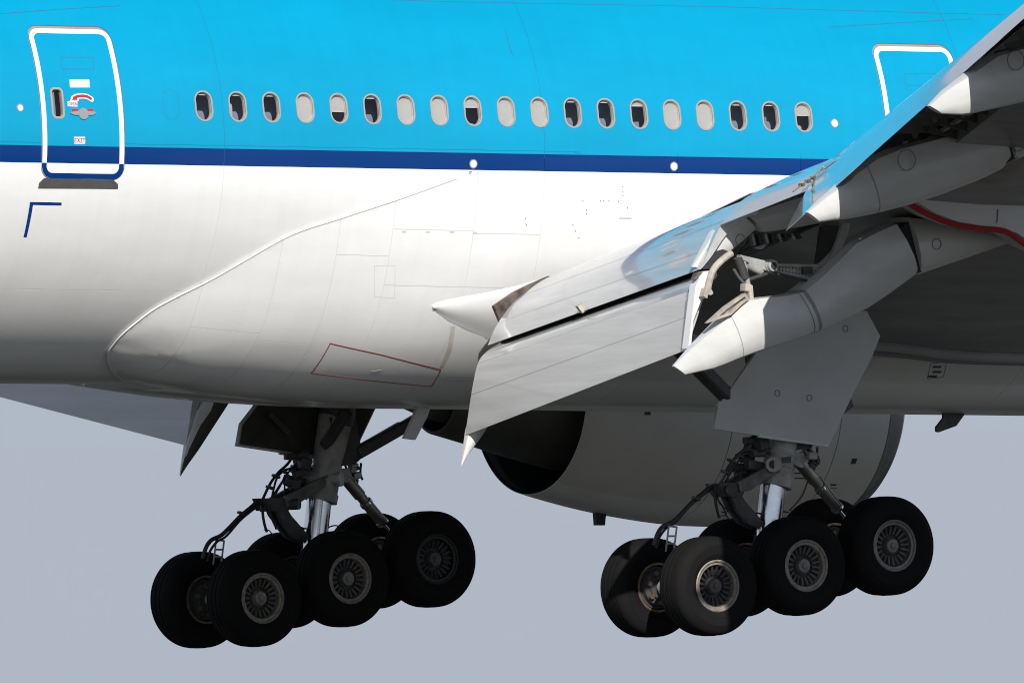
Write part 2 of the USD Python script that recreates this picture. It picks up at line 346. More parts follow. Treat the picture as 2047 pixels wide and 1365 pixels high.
# --- cabin doors
def cabin_door(D, xc, details):
    wx, ws = on_body(115, 206); 
    hole = rrect(wx+(xc+9.235), ws, .205, .425, .07)
    p = put(AIR, 'cabin_door', skin(D.difference(hole) if details else D, ds=.07, depth=.02), 'livery')
    put(p, 'door_band', skin(D.buffer(-.004).difference(D.buffer(-.075)), ds=.07, depth=.004, lift=.004), 'band', label='white outline band of the door, dark blue below the stripe')
    put(p, 'door_lip', skin(affinity.translate(D, 0, .05).buffer(.02).difference(D.buffer(-.02)), ds=.07, depth=0, lift=-.012), 'lip2')
    if details:
        inn = rrect(wx+(xc+9.235), ws, .145, .36, .045)
        put(p, 'window_frame', skin(hole.buffer(-.002).difference(inn), ds=.05, depth=.06, lift=.004), 'beige')
        put(p, 'window_pane', skin(inn, ds=.06, depth=0, lift=-.03), 'pane')
        bl = put(p, 'window_shade', skin(box(wx+(xc+9.235)-.06, ws-.2, wx+(xc+9.235)-.005, ws+.2), ds=.06, depth=.01, lift=-.055), 'seat')
    o = xc+9.235
    def quad(pxs): return Polygon([(on_body(*q)[0]+o, on_body(*q)[1]) for q in pxs])
    hp = quad([(123, 117), (185, 117), (186, 136), (126, 136)]).buffer(.02)
    put(p, 'hinge_cover', skin(hp.difference(hp.buffer(-.007)), ds=.05, depth=.003, lift=.002), 'seal')
    if not details: return
    put(p, 'placard', skin(quad([(140, 161), (177, 161), (178, 174), (141, 174)]).buffer(.01), ds=.05, depth=.003, lift=.003), 'lens')
    arc = np.array([(146, 197), (155, 193), (166, 192), (175, 194), (183, 199)])
    pl = LineString([on_body(*q) for q in arc])
    put(p, 'arrow_backing', skin(unary_union([pl.buffer(.035), quad([(141, 202), (150, 190), (156, 201)]).buffer(.012)]), ds=.05, depth=.003, lift=.003), 'lens')
    put(p, 'handle_arrow', skin(unary_union([pl.buffer(.018, cap_style='flat'), quad([(143, 200.5), (150, 192), (154.5, 200.5)])]), ds=.05, depth=.003, lift=.0055), 'red')
    put(p, 'open_sign', skin(quad([(135.5, 204), (154, 204.5), (154, 213), (136, 212)]).buffer(.006), ds=.05, depth=.003, lift=.003), 'lens')
    for k, (a, b) in enumerate([((144, 218), (156, 225)), ((174.5, 218), (186, 225))]):
        put(p, 'handle_flag', skin(quad([a, (b[0], a[1]), b, (a[0], b[1])]), ds=.05, depth=.003, lift=.003), 'red')
    bar = quad([(141, 226), (150, 224), (182, 224), (190, 226.5), (184, 229.5), (148, 229.5)]).buffer(.008)
    put(p, 'door_handle', skin(unary_union([bar, Point(on_body(166, 228)).buffer(.075)]), ds=.05, depth=.02, lift=.016), 'handle')
    put(p, 'exit_sign', skin(quad([(148.5, 275), (169, 275), (169, 287), (149, 287)]).buffer(.008), ds=.05, depth=.003, lift=.003), 'lens')
    def word(txt, h, c, name):
        t = meshkit.text_mesh(txt, h, .002); v = np.array(t.vertices); X0, s0 = on_body(*c)
        w_ = v[:, 0].max(); q = body(X0+v[:, 0]-w_/2, s0+v[:, 1]-h/2, .0065+v[:, 2])
        put(p, name, trimesh.Trimesh(q, t.faces, process=False), 'red')
    word('EXIT', .055, (158.8, 281), 'exit_lettering'); word('OPEN', .038, (145, 208.4), 'open_lettering')
cabin_door(D1, -9.235, True); cabin_door(D2, 4.26, False)
# scuff plate under the door
a, b = on_body(78, 358), on_body(235, 376)
sp = Polygon([on_body(*q) for q in [(76, 376), (235, 377), (235, 368), (226, 360), (88, 356), (78, 366)]])
put(AIR, 'scuff_plate', skin(sp, ds=.05, depth=.01, lift=.012), 'sill', label='dark metal plate below the door')
# corner mark of the cargo door
put(AIR, 'corner_mark', skin(Polygon([on_body(*q) for q in [(60, 404), (123, 405), (123, 411), (66, 410), (53, 475), (47, 474)]]), ds=.05, dx=.2, depth=.002, lift=.002), 'navy')
# round lights and ports
for q, rr in (((946, 328), .05), ((1347, 333), .05), ((1668, 247), .05), ((40, 216), .042)):
    X0, s0 = on_body(*q)
    if q[0] == 1347: continue
    rr_ = skin(Point(X0, s0).buffer(rr*.98), ds=.02, depth=.01, lift=.008)
    p = put(AIR, 'round_light', rr_, 'lens')
    put(p, 'bezel', skin(Point(X0, s0).buffer(rr+.012).difference(Point(X0, s0).buffer(rr)), ds=.03, depth=.008, lift=.006), 'handle')

# --- wing to body fairing: its own bulged skin over the lower body
EDGE = [(-5.6, -97*deg), (-6.1, -91*deg)]+[on_body(*q) for q in ((282, 765), (250, 758), (228, 743), (217, 724), (214, 706), (222, 690), (248, 661), (300, 620), (350, 592), (405, 565))]+[(-5.95, -23.1*deg), (-5.1, -17.6*deg), (-4.27, -12.9*deg), (-3.07, -5.9*deg), (-2.3, -2.9*deg), (-1.4, -1.0*deg), (0., -.1*deg), (13., -.1*deg)]
EC = spline(np.array(EDGE), 10); EL_ = LineString(EC)
from scipy.spatial import cKDTree
from scipy.interpolate import PchipInterpolator
ED = np.array(EL_.segmentize(.02).coords); KT = int(np.argmin(ED[:, 0])); EDU, EDL = (ED[KT:], cKDTree(ED[KT:])), (ED[:KT+1], cKDTree(ED[:KT+1]))
def edge_dist(pq, E, tree):
    k = tree.query(pq)[1]; q = np.full(len(pq), 99.)
    for j in (-1, 0):
        i0 = np.clip(k+j, 0, len(E)-2); a, b = E[i0], E[i0+1]; ab = b-a
        t = np.clip(((pq-a)*ab).sum(1)/np.maximum((ab*ab).sum(1), 1e-12), 0, 1)
        q = np.minimum(q, np.linalg.norm(pq-a-ab*t[:, None], axis=1))
    return np.maximum(q, 1e-5)
PROF = PchipInterpolator([-90, -80, -70, -60, -50, -40, -30, -20, -8, 5], [.20, .29, .365, .40, .375, .295, .19, .10, .03, .0])
def fairing(X, s, d=0.):
    pq = np.stack([X, s], -1); q = (edge_dist(pq, *EDU)**-2.+edge_dist(pq, *EDL)**-2.)**-.5
    fade = np.clip((-1.2-X)/3.5, 0, 1); lipo = .004+.022*fade
    th = np.degrees(s/R); th = np.where(th < -90, -180-th, th)
    prof = PROF(np.clip(th, -90, 5))
    ramp = 1-np.exp(-(q/.95)**1.15); bul = (.03+prof)*ramp
    rr = R+lipo+bul+d; t = s/R
    return np.stack([X, -rr*np.cos(t), rr*np.sin(t)], -1)
def on_fair(px, py):
    r = R+.2
    for _ in range(6):
        X, s = on_body(px, py, r); r = float(np.linalg.norm(fairing(np.array([X]), np.array([s]))[0, 1:]))
    return X, s
DOM = Polygon(list(map(tuple, EC))+[(13., -90*deg), (-5.6, -90*deg)]).buffer(0).intersection(box(-9, -90*deg, 13, 5))
cols = [-9, -7.0, -5.95, -5.1, -4.27, -3.0, -1.93, .2, 2.2, 4.0, 6.5, 13]
split = [[-65], [-47, -72], [-49, -72], [-26.5, -53, -74], [-20, -33.5, -58, -76], [-20.6, -33.5, -60], [-45], [-45], [-50], [-50], []]
fs = []
for i in range(len(cols)-1):
    t = [-95]+sorted(split[i])+[20]
    for j in range(len(t)-1):
        c = DOM.intersection(box(cols[i]+.003, t[j]*deg+.003, cols[i+1]-.003, t[j+1]*deg-.003))
        if not c.is_empty and c.area > .01: put(AIR, 'fairing_panel', skin(c, fairing, ds=.055 if cols[i] < 2 else .1, dx=.06 if cols[i] < 0 else .25, depth=.02), 'livery')
    if i: fs.append(box(cols[i]-.02, -90*deg, cols[i]+.02, 1))
    for a in t[1:-1]: fs.append(box(cols[i], a*deg-.02, cols[i+1], a*deg+.02))
put(AIR, 'fairing_seal', skin(unary_union(fs).intersection(DOM.buffer(-.03)).intersection(box(-20, -9, 20, -5.4*deg)), fairing, ds=.12, dx=.25, depth=0, lift=-.005), 'sealw')
put(AIR, 'fairing_panel', mirror(skin(DOM, fairing, ds=.15, dx=.4, depth=.02)), 'white')
p = put(AIR, 'round_light', skin(Point(on_fair(1347, 333)).buffer(.049), fairing, ds=.02, depth=.01, lift=.008), 'lens')
put(p, 'bezel', skin(Point(on_fair(1347, 333)).buffer(.062).difference(Point(on_fair(1347, 333)).buffer(.05)), fairing, ds=.03, depth=.008, lift=.006), 'handle')
put(AIR, 'fluid_streak', skin(Polygon([on_fair(*q) for q in ((901, 652), (910, 652), (903, 700), (886, 734), (878, 734), (893, 700))]), fairing, ds=.06, depth=.001, lift=.002), 'stain')
# rear edge bead of the fairing
BE = DOM.exterior.intersection(EL_.buffer(.01))
eb = np.array(LineString(EC).segmentize(.06).coords); eb = eb[(eb[:, 0] < -3.3) & (eb[:, 1] > -88*deg)]
put(AIR, 'fairing_edge', tube(fairing(eb[:, 0], eb[:, 1]+0.), .011, 8, False), 'white', 60)
def fpx(pxs): return [on_fair(x, y) for x, y in pxs]
rp = Polygon(fpx([(660, 686), (760, 708), (881, 738), (862, 772), (740, 760), (622, 745)]))
p = put(AIR, 'access_panel', skin(rp, fairing, ds=.08, dx=.2, depth=.004, lift=.003), 'white', label='access panel with a red outline low on the fairing')
put(p, 'panel_border', skin(rp.buffer(.006).difference(rp.buffer(-.007)), fairing, ds=.06, dx=.2, depth=.003, lift=.006), 'redborder')
put(p, 'panel_stencil', skin(Polygon(fpx([(742, 741), (762, 739), (760, 746), (745, 748)])), fairing, ds=.06, depth=.002, lift=.006), 'sealw')
for q in ((808, 463), (855, 463.5), (903, 464), (950, 465)):
    X0, s0 = on_fair(*q); put(AIR, 'latch', skin(rrect(X0, s0, .07, .022, .010), fairing, ds=.05, depth=.004, lift=.004), 'sealw')
pr = Polygon([on_fair(*q) for q in [(748, 531), (790, 531), (789, 596), (748, 594)]])
put(AIR, 'vent_panel', skin(pr.difference(pr.buffer(-.006)), fairing, ds=.08, depth=.001, lift=.001), 'sealw')
dots = [(1245, 374), (1245, 383), (1245, 392), (1165, 402), (1200, 402), (1236, 403), (1254, 416), (1172, 420), (1172, 427), (1050, 437), (1052, 450), (1145, 450), (1150, 462), (1157, 476), (1206, 402), (1217, 402)]
put(AIR, 'fastener', [trimesh.Trimesh(*skin(Point(on_fair(*q)).buffer(.0075), fairing, ds=.05, depth=.002, lift=.004)[:2], process=False) for q in dots], 'mark', 60, kind='stuff')
X0, s0 = on_fair(1250, 436); put(AIR, 'drain_slot', skin(rrect(X0, s0, .2, .016, .008), fairing, ds=.05, depth=.003, lift=.006), 'sealw')
put(AIR, 'drain_slot', skin(rrect(*on_body(939, 344, R+.01), .05, .014, .006), ds=.05, depth=.003, lift=.03), 'seal')

# --- wings (starboard built, port mirrored)
def sec(Y, pts): return [(x, Y, z) for x, z in pts]
W = [sec(-2.4, [(-.6, -2.25), (2, -2.55), (5, -2.72), (8, -2.62), (9.4, -2.35), (9.7, -2.1), (8.8, -1.7), (5, -1.05), (2, -1.1), (-.6, -1.42)]),
     sec(-9.4, [(-1.3, -.98), (.5, -1.08), (2.2, -1.1), (4, -1.), (5.1, -.85), (5.3, -.74), (4.6, -.4), (2.2, -.1), (.5, -.25), (-1.3, -.5)]),
     sec(-12., [(-2., -.55), (-.6, -.62), (.8, -.62), (2.3, -.5), (3.35, -.36), (3.5, -.28), (2.8, 0), (.8, .15), (-.6, .15), (-2., -.05)]),
     sec(-27., [(-8.6, 1.42), (-8, 1.38), (-7.2, 1.38), (-6.4, 1.42), (-5.7, 1.5), (-5.6, 1.55), (-6.1, 1.72), (-7.2, 1.84), (-8, 1.84), (-8.6, 1.72)])]
WB = []
for a, b in zip(W[:-1], W[1:]): WB += lerp_loops(a, b, 9)[:-1]
WB.append(W[-1]); wing_box = loft(WB)
def spoiler(Ya, a0, a1, Yb, b0, b1, th=.05):
    q = []
    for Y, p0, p1 in ((Ya, a0, a1), (Yb, b0, b1)):
        q.append([(p0[0], Y, p0[1]), (p1[0], Y, p1[1]), (p1[0], Y, p1[1]-.012), (p0[0], Y, p0[1]-th)])
    return loft(q)
def tepx(px, py, Y): v = at(px, py, Y=Y); return v[0], v[2]
spo = [spoiler(-3.3, (-.6, -1.4), tepx(1096, 572, -3.3), -6.3, (-.95, -1.02), tepx(1298, 488, -6.3)),
       spoiler(-6.33, (-.95, -1.02), tepx(1300, 482, -6.33), -9.15, (-1.28, -.46), tepx(1500, 386, -9.15)),
       spoiler(-11.3, (-1.75, -.2), tepx(1715, 318, -11.3), -17.5, (-4.3, .52), tepx(1925, 150, -17.5)),
       spoiler(-17.6, (-4.35, .53), tepx(1928, 147, -17.6), -24.5, (-7.3, 1.3), tepx(2140, -25, -24.5))]
def flapsec3(Y, xz, th):
    return flapsec(Y, None, th, np.array([(x, Y, z) for x, z in xz]))
def flapsec(Y, pxs, th, pts=None):
    u = spline(np.array([at(x, y, Y=Y) for x, y in pxs]) if pts is None else pts, 4); n = len(u)
    t = np.gradient(u[:, [0, 2]], axis=0); t /= np.linalg.norm(t, axis=1, keepdims=True)
    k = np.linspace(0, 1, n); o = (th*(1-k)**.8*np.minimum(1, .35+k*3)+.006)[:, None]*np.stack([-t[:, 1], t[:, 0]], -1)
    lo = u.copy(); lo[:, 0] += o[:, 0]; lo[:, 2] += o[:, 1]
    return np.vstack([u[::-1], lo])
FM = (flapsec(-3.42, [(1150, 540), (1118, 546), (1085, 560), (1050, 585), (1020, 612), (990, 655), (975, 690)], .34), flapsec(-9.16, [(1535, 398), (1512, 392), (1485, 402), (1458, 428), (1435, 462), (1415, 505), (1400, 538)], .30)); flap_main = loft(lerp_loops(*FM, 13))
FA = (flapsec(-3.40, [(1000, 685), (975, 701), (957, 722), (947, 760), (938, 815), (930, 870)], .24), flapsec(-9.10, [(1432, 540), (1410, 546), (1398, 566), (1390, 600), (1380, 650), (1370, 700)], .22)); flap_aft = loft(lerp_loops(*FA, 13))
FPA, FPB = at(1441, 450, Y=-9.2), at(1612, 378, Y=-11.12)
flaperon = loft(lerp_loops(flapsec3(-9.18, [(FPA[0]+2.0, FPA[2]+.93), (FPA[0]+1.3, FPA[2]+.73), (FPA[0]+.6, FPA[2]+.45), (FPA[0]+.34, FPA[2]+.32), (FPA[0]+.13, FPA[2]+.14), (FPA[0], FPA[2])], .26), flapsec3(-11.23, [(FPB[0]+1.6, FPB[2]+.86), (FPB[0]+1.1, FPB[2]+.66), (FPB[0]+.55, FPB[2]+.37), (FPB[0]+.3, FPB[2]+.215), (FPB[0]+.12, FPB[2]+.09), (FPB[0], FPB[2])], .22), 7))
FO = (flapsec(-11.22, [(1790, 318), (1715, 300), (1692, 299), (1660, 322), (1632, 352), (1610, 384), (1571, 461)], .22), flapsec(-25., [(2225, -70), (2170, -82), (2149, -75), (2130, -60), (2112, -38), (2097, -15), (2083, 5)], .16)); flap_out = loft(lerp_loops(*FO, 17))
def flap_strip(F, f, w, t0=0., t1=1., lift=.0015):
    """slim joint strip along the span on a flap's upper surface at chord fraction f (0 front, 1 trailing edge)"""
    L = []
    for t in np.linspace(t0, t1, 9):
        l = F[0]*(1-t)+F[1]*t; n = len(l)//2; u = l[:n][::-1]; c = np.r_[0, np.cumsum(np.linalg.norm(np.diff(u, axis=0), axis=1))]
        g_ = lambda q: np.array([np.interp(q, c, u[:, k]) for k in range(3)])
        a, b = g_(f*c[-1]-w/2), g_(f*c[-1]+w/2); d = (b-a)/np.linalg.norm(b-a); o = np.array([d[2], 0, -d[0]])*lift
        L.append([a+o, b+o, b, a])
    return loft(L)
def fair_loops(Y0, st):
    """flap track fairing: stations (X at top, top, bottom, half width, top half width, X at bottom)"""
    out = []
    for q in st:
        X, zt, zb, hw, tw = q[:5]; XB = q[5] if len(q) > 5 else X; h = zt-zb
        half = [(tw*.5, zt), (tw, zt-.02*h), (hw, zt-.34*h), (hw*.985, zt-.60*h), (hw*.93, zt-.70*h), (hw*.80, zt-.84*h), (hw*.55, zb+.05*h), (hw*.25, zb+.01*h), (0.01, zb)]
        xx = lambda z: XB+(X-XB)*(z-zb)/max(h, 1e-6)
        out.append([(xx(z), Y0+y, z) for y, z in half]+[(xx(z), Y0-y, z) for y, z in half[::-1]])
    return out
def fair(Y0, tops, bots, hws, n=26, tw=.8):
    """from outlines in the picture: upper (near edge) and lower (keel) lines, and half widths along X"""
    T = np.array([at(x, y, Y=Y0-.2)[[0, 2]] for x, y in tops]); B = np.array([at(x, y, Y=Y0)[[0, 2]] for x, y in bots])
    ts = np.unique(np.r_[np.linspace(0, 1, n), (T[:, 0]-T[0, 0])/(T[-1, 0]-T[0, 0])]); st = []
    for t in ts:
        xt, xb = T[0, 0]+(T[-1, 0]-T[0, 0])*t, B[0, 0]+(B[-1, 0]-B[0, 0])*t; w = np.interp(t, *zip(*hws))
        st.append((xt, np.interp(xt, *T.T), np.interp(xb, *B.T), w, w*tw, xb))
    return loft(fair_loops(Y0, st))
def fair_ring(Y0, tops, bots, hws, t, w=.012, tw=.8):
    T = np.array([at(x, y, Y=Y0-.2)[[0, 2]] for x, y in tops]); B = np.array([at(x, y, Y=Y0)[[0, 2]] for x, y in bots]); st = []
    for q in (t-w/2/(T[-1, 0]-T[0, 0]), t+w/2/(T[-1, 0]-T[0, 0])):
        xt, xb = T[0, 0]+(T[-1, 0]-T[0, 0])*q, B[0, 0]+(B[-1, 0]-B[0, 0])*q; hw = np.interp(q, *zip(*hws))+.002
        st.append((xt, np.interp(xt, *T.T)+.001, np.interp(xb, *B.T)-.002, hw, hw*tw, xb))
    return loft(fair_loops(Y0, st), False)
F1T = [(1362, 731), (1400, 690), (1450, 643), (1498, 599), (1527, 594), (1570, 590), (1604, 583), (1622, 569), (1652, 543), (1710, 484), (1750, 463), (1789, 446)]
F1B = [(1369, 749), (1428, 737), (1487, 713), (1556, 690), (1630, 664), (1725, 620), (1769, 591), (1800, 568), (1822, 552)]
f1a = fair(-9.45, F1T, F1B, [(0, .035), (.25, .2), (.5, .27), (1, .29)])
f1f = fair(-9.45, [(1816, 434), (1900, 440), (2047, 478), (2170, 520)], [(1827, 551), (1900, 526), (2047, 474), (2190, 440)], [(0, .29), (.6, .24), (1, .1)])
F2T = [(1629, 424), (1660, 396), (1707, 358), (1717, 346), (1755, 316), (1802, 296), (1880, 275), (1984, 249)]
F2B = [(1637, 444), (1700, 437), (1754, 426), (1820, 409), (1878, 390), (1950, 362), (1995, 340), (2008, 322)]
f2a = fair(-14., F2T, F2B, [(0, .05), (.3, .22), (.6, .27), (1, .28)])
f2f = fair(-14., [(2010, 252), (2100, 240), (2250, 225)], [(2014, 324), (2047, 312), (2250, 230)], [(0, .28), (1, .1)])
f3a = fair(-21., [(1873, 211), (1905, 180), (1948, 149), (1969, 132), (1998, 111), (2047, 96), (2200, 60)], [(1881, 228), (1925, 231), (1986, 218), (2047, 204), (2200, 150)], [(0, .05), (.3, .2), (.6, .26), (1, .26)])
fpa = fair(-9.0, [(1399, 533), (1420, 497), (1441, 461), (1462, 446), (1488, 428)], [(1402, 536), (1430, 522), (1457, 504), (1480, 484), (1506, 460)], [(0, .03), (.5, .10), (1, .14)], tw=.85)
fpf = fair(-9.0, [(1496, 430), (1600, 395), (1760, 360)], [(1496, 440), (1508, 456), (1521, 466), (1545, 463), (1600, 454), (1640, 446), (1760, 420)], [(0, .14), (1, .18)], tw=.9)
# inboard fairing under the flap end: a pointed wedge
fin = loft(fair_loops(-3.42, [(-3.50, -4.19, -4.23, .012, .01), (-3.40, -3.75, -4.08, .07, .05), (-3.25, -3.35, -3.90, .12, .09), (-2.85, -2.9, -3.36, .17, .13), (-2.1, -2.2, -2.36, .17, .13)]))
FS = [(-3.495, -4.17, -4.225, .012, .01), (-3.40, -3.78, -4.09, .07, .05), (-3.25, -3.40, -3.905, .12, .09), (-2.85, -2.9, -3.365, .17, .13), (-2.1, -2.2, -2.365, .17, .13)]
fin_shade = loft([[(x, y+o, z) for o, rows in ((.004, q[:9]), (-.012, q[:9][::-1])) for x, y, z in rows] for q in fair_loops(-3.42, FS)])
for side in ('starboard', 'port'):
    k = (lambda m_: m_) if side == 'starboard' else mirror
    near = side == 'starboard'
    w = put(AIR, 'wing', k(wing_box), 'wing', 25, label=None if near else 'far wing seen under the fuselage')
    for s_ in spo: put(w, 'spoiler', k(s_), 'wing', 20)
    fl = put(AIR, 'flap', k(flap_main), 'flap', 30)
    put(AIR, 'aft_flap', k(flap_aft), 'flap', 30)
    put(AIR, 'flaperon', k(flaperon), 'flap', 30)
    put(AIR, 'outboard_flap', k(flap_out), 'flap', 30)
    p_ = put(AIR, 'flap_track_fairing', k(fin), 'fair', 35)
    put(p_, 'fairing_shade', k(fin_shade), 'primer')  # added dark plate: its colour holds the shade on the inboard face
    if near:
        for a in (f1a, f1f, f2a, f2f, f3a, fpa, fpf): put(AIR, 'flap_track_fairing', a, 'fair', 26)
    else:
        put(AIR, 'flap_track_fairing', k(f1a), 'fair', 26)

for F, f, w, m_, t0, t1 in ((FM, .52, .045, 'flapband', 0, 1), (FM, .80, .03, 'flapband', 0, 1), (FA, .30, .07, 'flapband', 0, 1), (FA, .62, .006, 'flapline', 0, 1), (FO, .55, .008, 'flapline', .0, 1)):
    put(AIR, 'flap_joint', flap_strip(F, f, w, t0, t1), m_, 20)
def shift(p, Y, dx): v = at(*p, Y=Y); return v+[dx, 0, 0]
put(AIR, 'slot_shade', loft([[shift((1000, 655), -3.5, .05), shift((985, 730), -3.5, .06), shift((985, 730), -3.5, .12), shift((1000, 655), -3.5, .12)], [shift((1420, 510), -9.05, .05), shift((1412, 570), -9.05, .06), shift((1412, 570), -9.05, .12), shift((1420, 510), -9.05, .12)]]), 'dark', label='dark strip added as shade in the slot between the two flap segments')  # dark strip added to stand for the shade in the flap slot
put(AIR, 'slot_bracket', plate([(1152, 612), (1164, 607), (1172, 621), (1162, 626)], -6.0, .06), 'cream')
put(AIR, 'gap_shade', plate([(1775, 470), (1796, 446), (1822, 440), (1826, 545), (1800, 548)], -9.45, .36), 'dark')  # dark filler blocks put the shade into the fairing hinge gaps
put(AIR, 'gap_shade', plate([(1975, 262), (2020, 258), (2020, 316), (1990, 330)], -14., .36), 'dark')
for x, y, Y, r in ((1812, 320, -14.285, .14), (2034, 288, -14.27, .10), (2030, 121, -21.27, .13), (1872, 488, -9.73, .075), (1480, 480, -9.14, .08)):
    q = at(x, y, Y=Y); put(AIR, 'access_ring', slab(Point(q[0], q[2]).buffer(r).difference(Point(q[0], q[2]).buffer(r-.008)), Y-.005, .006), 'joint')

H1, H2 = [(0, .035), (.25, .2), (.5, .27), (1, .29)], [(0, .05), (.3, .22), (.6, .27), (1, .28)]
for Y, T_, B_, h_, t, w_, m_ in ((-9.45, F1T, F1B, H1, .545, .012, 'joint'), (-9.45, F1T, F1B, H1, .57, .05, 'wing'), (-9.45, F1T, F1B, H1, .24, .008, 'wing'), (-14., F2T, F2B, H2, .30, .01, 'wing')):
    put(AIR, 'fairing_joint', fair_ring(Y, T_, B_, h_, t, w_), m_, 26)

# --- pylon tail, root fillet and cove structure on the starboard wing
pyl = put(AIR, 'engine_strut_fairing', plate([(1800, 392), (1870, 388), (1950, 398), (2047, 414), (2200, 440), (2200, 560), (2047, 492), (2010, 466), (1960, 457), (1900, 447), (1850, 428), (1815, 408)], -10.15, .5), 'fair', label='grey fairing behind the engine strut with a red seal along its lower edge')
SE = [(1812, 404), (1850, 426), (1900, 446), (1960, 457), (2010, 463), (2047, 487), (2120, 530)]
put(pyl, 'red_seal', tube([at(x, y, Y=-10.42) for x, y in SE], .04, 8), 'red')
put(pyl, 'panel_joint', tube([at(x, y, Y=-10.41) for x, y in [(1995, 418), (1993, 446)]], .006, 6, False), 'joint')
put(AIR, 'root_fillet', tube([at(x, y, Y=-3.42) for x, y in [(1690, 684), (1740, 691), (1800, 696), (1900, 709), (2047, 716), (2300, 722)]], .075, 12), 'wing')
put(AIR, 'root_fillet', tube([at(x, y, Y=-3.40) for x, y in [(1690, 700), (1740, 706), (1800, 711), (1900, 722), (2047, 727), (2300, 733)]], .03, 8), 'joint')
def strip_body(name, st, mat):              # lofted swelling on the body side: (pixel x, y upper, y lower, outward depth)
    L = []
    for x, yu, yl, o in st:
        f_, b_ = [], []
        for q in np.linspace(0, 1, 15):
            X0, s0 = on_fair(x, yu+(yl-yu)*q); w = math.sin(math.pi*q/.7) if q < .35 else math.cos(math.pi/2*(q-.35)/.65)**2
            f_.append(fairing(np.array([X0]), np.array([s0]), o*w-.012*(q in (0., 1.)))[0]); b_.append(fairing(np.array([X0]), np.array([s0]), -.08)[0])
        L.append(f_+b_[::-1])
    return put(AIR, name, loft(L), mat, 50)
strip_body('wing_root_fairing', [(864, 611, 614, .04), (872, 604, 626, .03), (895, 597, 645, .045), (930, 590, 664, .05), (985, 579, 692, .065), (1040, 566, 716, .085), (1110, 546, 736, .11)], 'white')
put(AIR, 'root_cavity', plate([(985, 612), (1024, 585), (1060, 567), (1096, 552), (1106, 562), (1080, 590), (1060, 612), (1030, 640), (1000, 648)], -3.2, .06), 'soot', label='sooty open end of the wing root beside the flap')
# spars, ribs and drive arms in the open cove between wing box and flaps
def lerp3(a, b, t): return np.array(a)*(1-t)+np.array(b)*t
for i, Y in enumerate(np.arange(-9.9, -23.5, -.62)):
    xw = np.interp(-Y, [2.4, 9.4, 12, 27], [-.6, -1.3, -2., -8.6]); zu = np.interp(-Y, [2.4, 9.4, 12, 27], [-1.3, -.42, -.12, 1.66]); zl = np.interp(-Y, [2.4, 9.4, 12, 27], [-2.2, -.95, -.52, 1.42])
    q = [(xw+.02, zu), (xw-1.0, zu-.22), (xw-.95, zu-.30), (xw-.45, zl+.10), (xw+.02, zl+.02)]
    holes_ = unary_union([Point(xw-.22, (zu+zl)/2).buffer(.09), Point(xw-.5, (zu+zl)/2-.02).buffer(.055)])
    put(AIR, 'cove_rib', slab(Polygon(q).buffer(0).difference(holes_), Y, .035), 'struct')
put(AIR, 'drive_shaft', tube([(-1.5, -4, -1.75), (-1.7, -9.2, -.75), (-2.35, -12, -.38), (-5.4, -20, .65), (-8.3, -26, 1.45)], .035, 8, False), 'link')

# --- flap drive linkage in the gap outboard of the flap
YL = -9.35
Z = lambda pts: [(1380+x*.2198, 380+y*.2198) for x, y in pts]
lk = group(AIR, 'flap_linkage', 'hinge arms, rods and track exposed between the flap and its fairing')
poly = Polygon([(at(x, y, Y=YL)[0], at(x, y, Y=YL)[2]) for x, y in Z([(690, 655), (740, 675), (1205, 688), (1235, 720), (1200, 800), (1110, 835), (720, 742), (680, 700)])])
hl = unary_union([Point(*at(1380+x*.2198, 380+(700+(x-780)*.09)*.2198, Y=YL)[[0, 2]]).buffer(.012) for x in range(790, 1180, 30)]+[Point(*at(1380+x*.2198, 380+(725+(x-780)*.2)*.2198, Y=YL)[[0, 2]]).buffer(.012) for x in range(790, 1080, 30)])
a = put(lk, 'hinge_beam', slab(poly.difference(hl), YL, .10), 'link')
put(lk, 'hinge_beam', plate(Z([(440, 590), (480, 600), (720, 655), (730, 690), (700, 740), (640, 720), (440, 625)]), YL, .09), 'link')
P_ = lambda x, y, Y=YL: at(1380+x*.2198, 380+y*.2198, Y=Y)
put(lk, 'beam_flange', rod(P_(735, 680, YL-.07), P_(1205, 690, YL-.07), .018), 'cream')
put(lk, 'beam_flange', rod(P_(720, 745, YL-.07), P_(1110, 838, YL-.07), .02), 'geardk')
c = P_(712, 690); put(lk, 'pivot', stepped(c+[0, -.12, 0], c+[0, .12, 0], [(0, .075), (.2, .075), (.2, .085), (1, .085)]), 'link')
put(lk, 'pivot_bore', stepped(c+[0, -.125, 0], c+[0, -.11, 0], [(0, .001), (0, .045), (1, .045)]), 'dark')
put(lk, 'actuator_block', plate(Z([(1010, 705), (1090, 705), (1095, 765), (1012, 765)]), YL-.06, .1), 'geardk')
c = P_(1240, 710); put(lk, 'pivot', stepped(c+[0, -.16, 0], c+[0, .1, 0], [(0, .001), (0, .05), (1, .05)]), 'geardk')
put(lk, 'carriage_strut', plate(Z([(1375, 305), (1445, 300), (1420, 400), (1360, 560), (1240, 715), (1215, 690), (1270, 600), (1330, 460)]), YL-.1, .06), 'link')
put(lk, 'push_rod', stepped(P_(515, 678), P_(655, 742), [(0, .03), (0, .055), (.9, .055), (.9, .03), (1, .03)]), 'link')
put(lk, 'push_rod', rod(P_(530, 815), P_(700, 758), .025), 'geardk')
put(lk, 'push_rod', rod(P_(430, 615), P_(500, 800), .06), 'geardk')
put(lk, 'push_rod', rod(P_(480, 640), P_(525, 860), .035), 'link')
put(lk, 'push_rod', tube([P_(395, 720), P_(440, 790), P_(490, 850)], .02, 8), 'struct')
put(lk, 'rod_end', plate(Z([(480, 850), (520, 855), (545, 870), (552, 985), (520, 995), (512, 920), (475, 915)]), YL-.02, .12), 'cream')
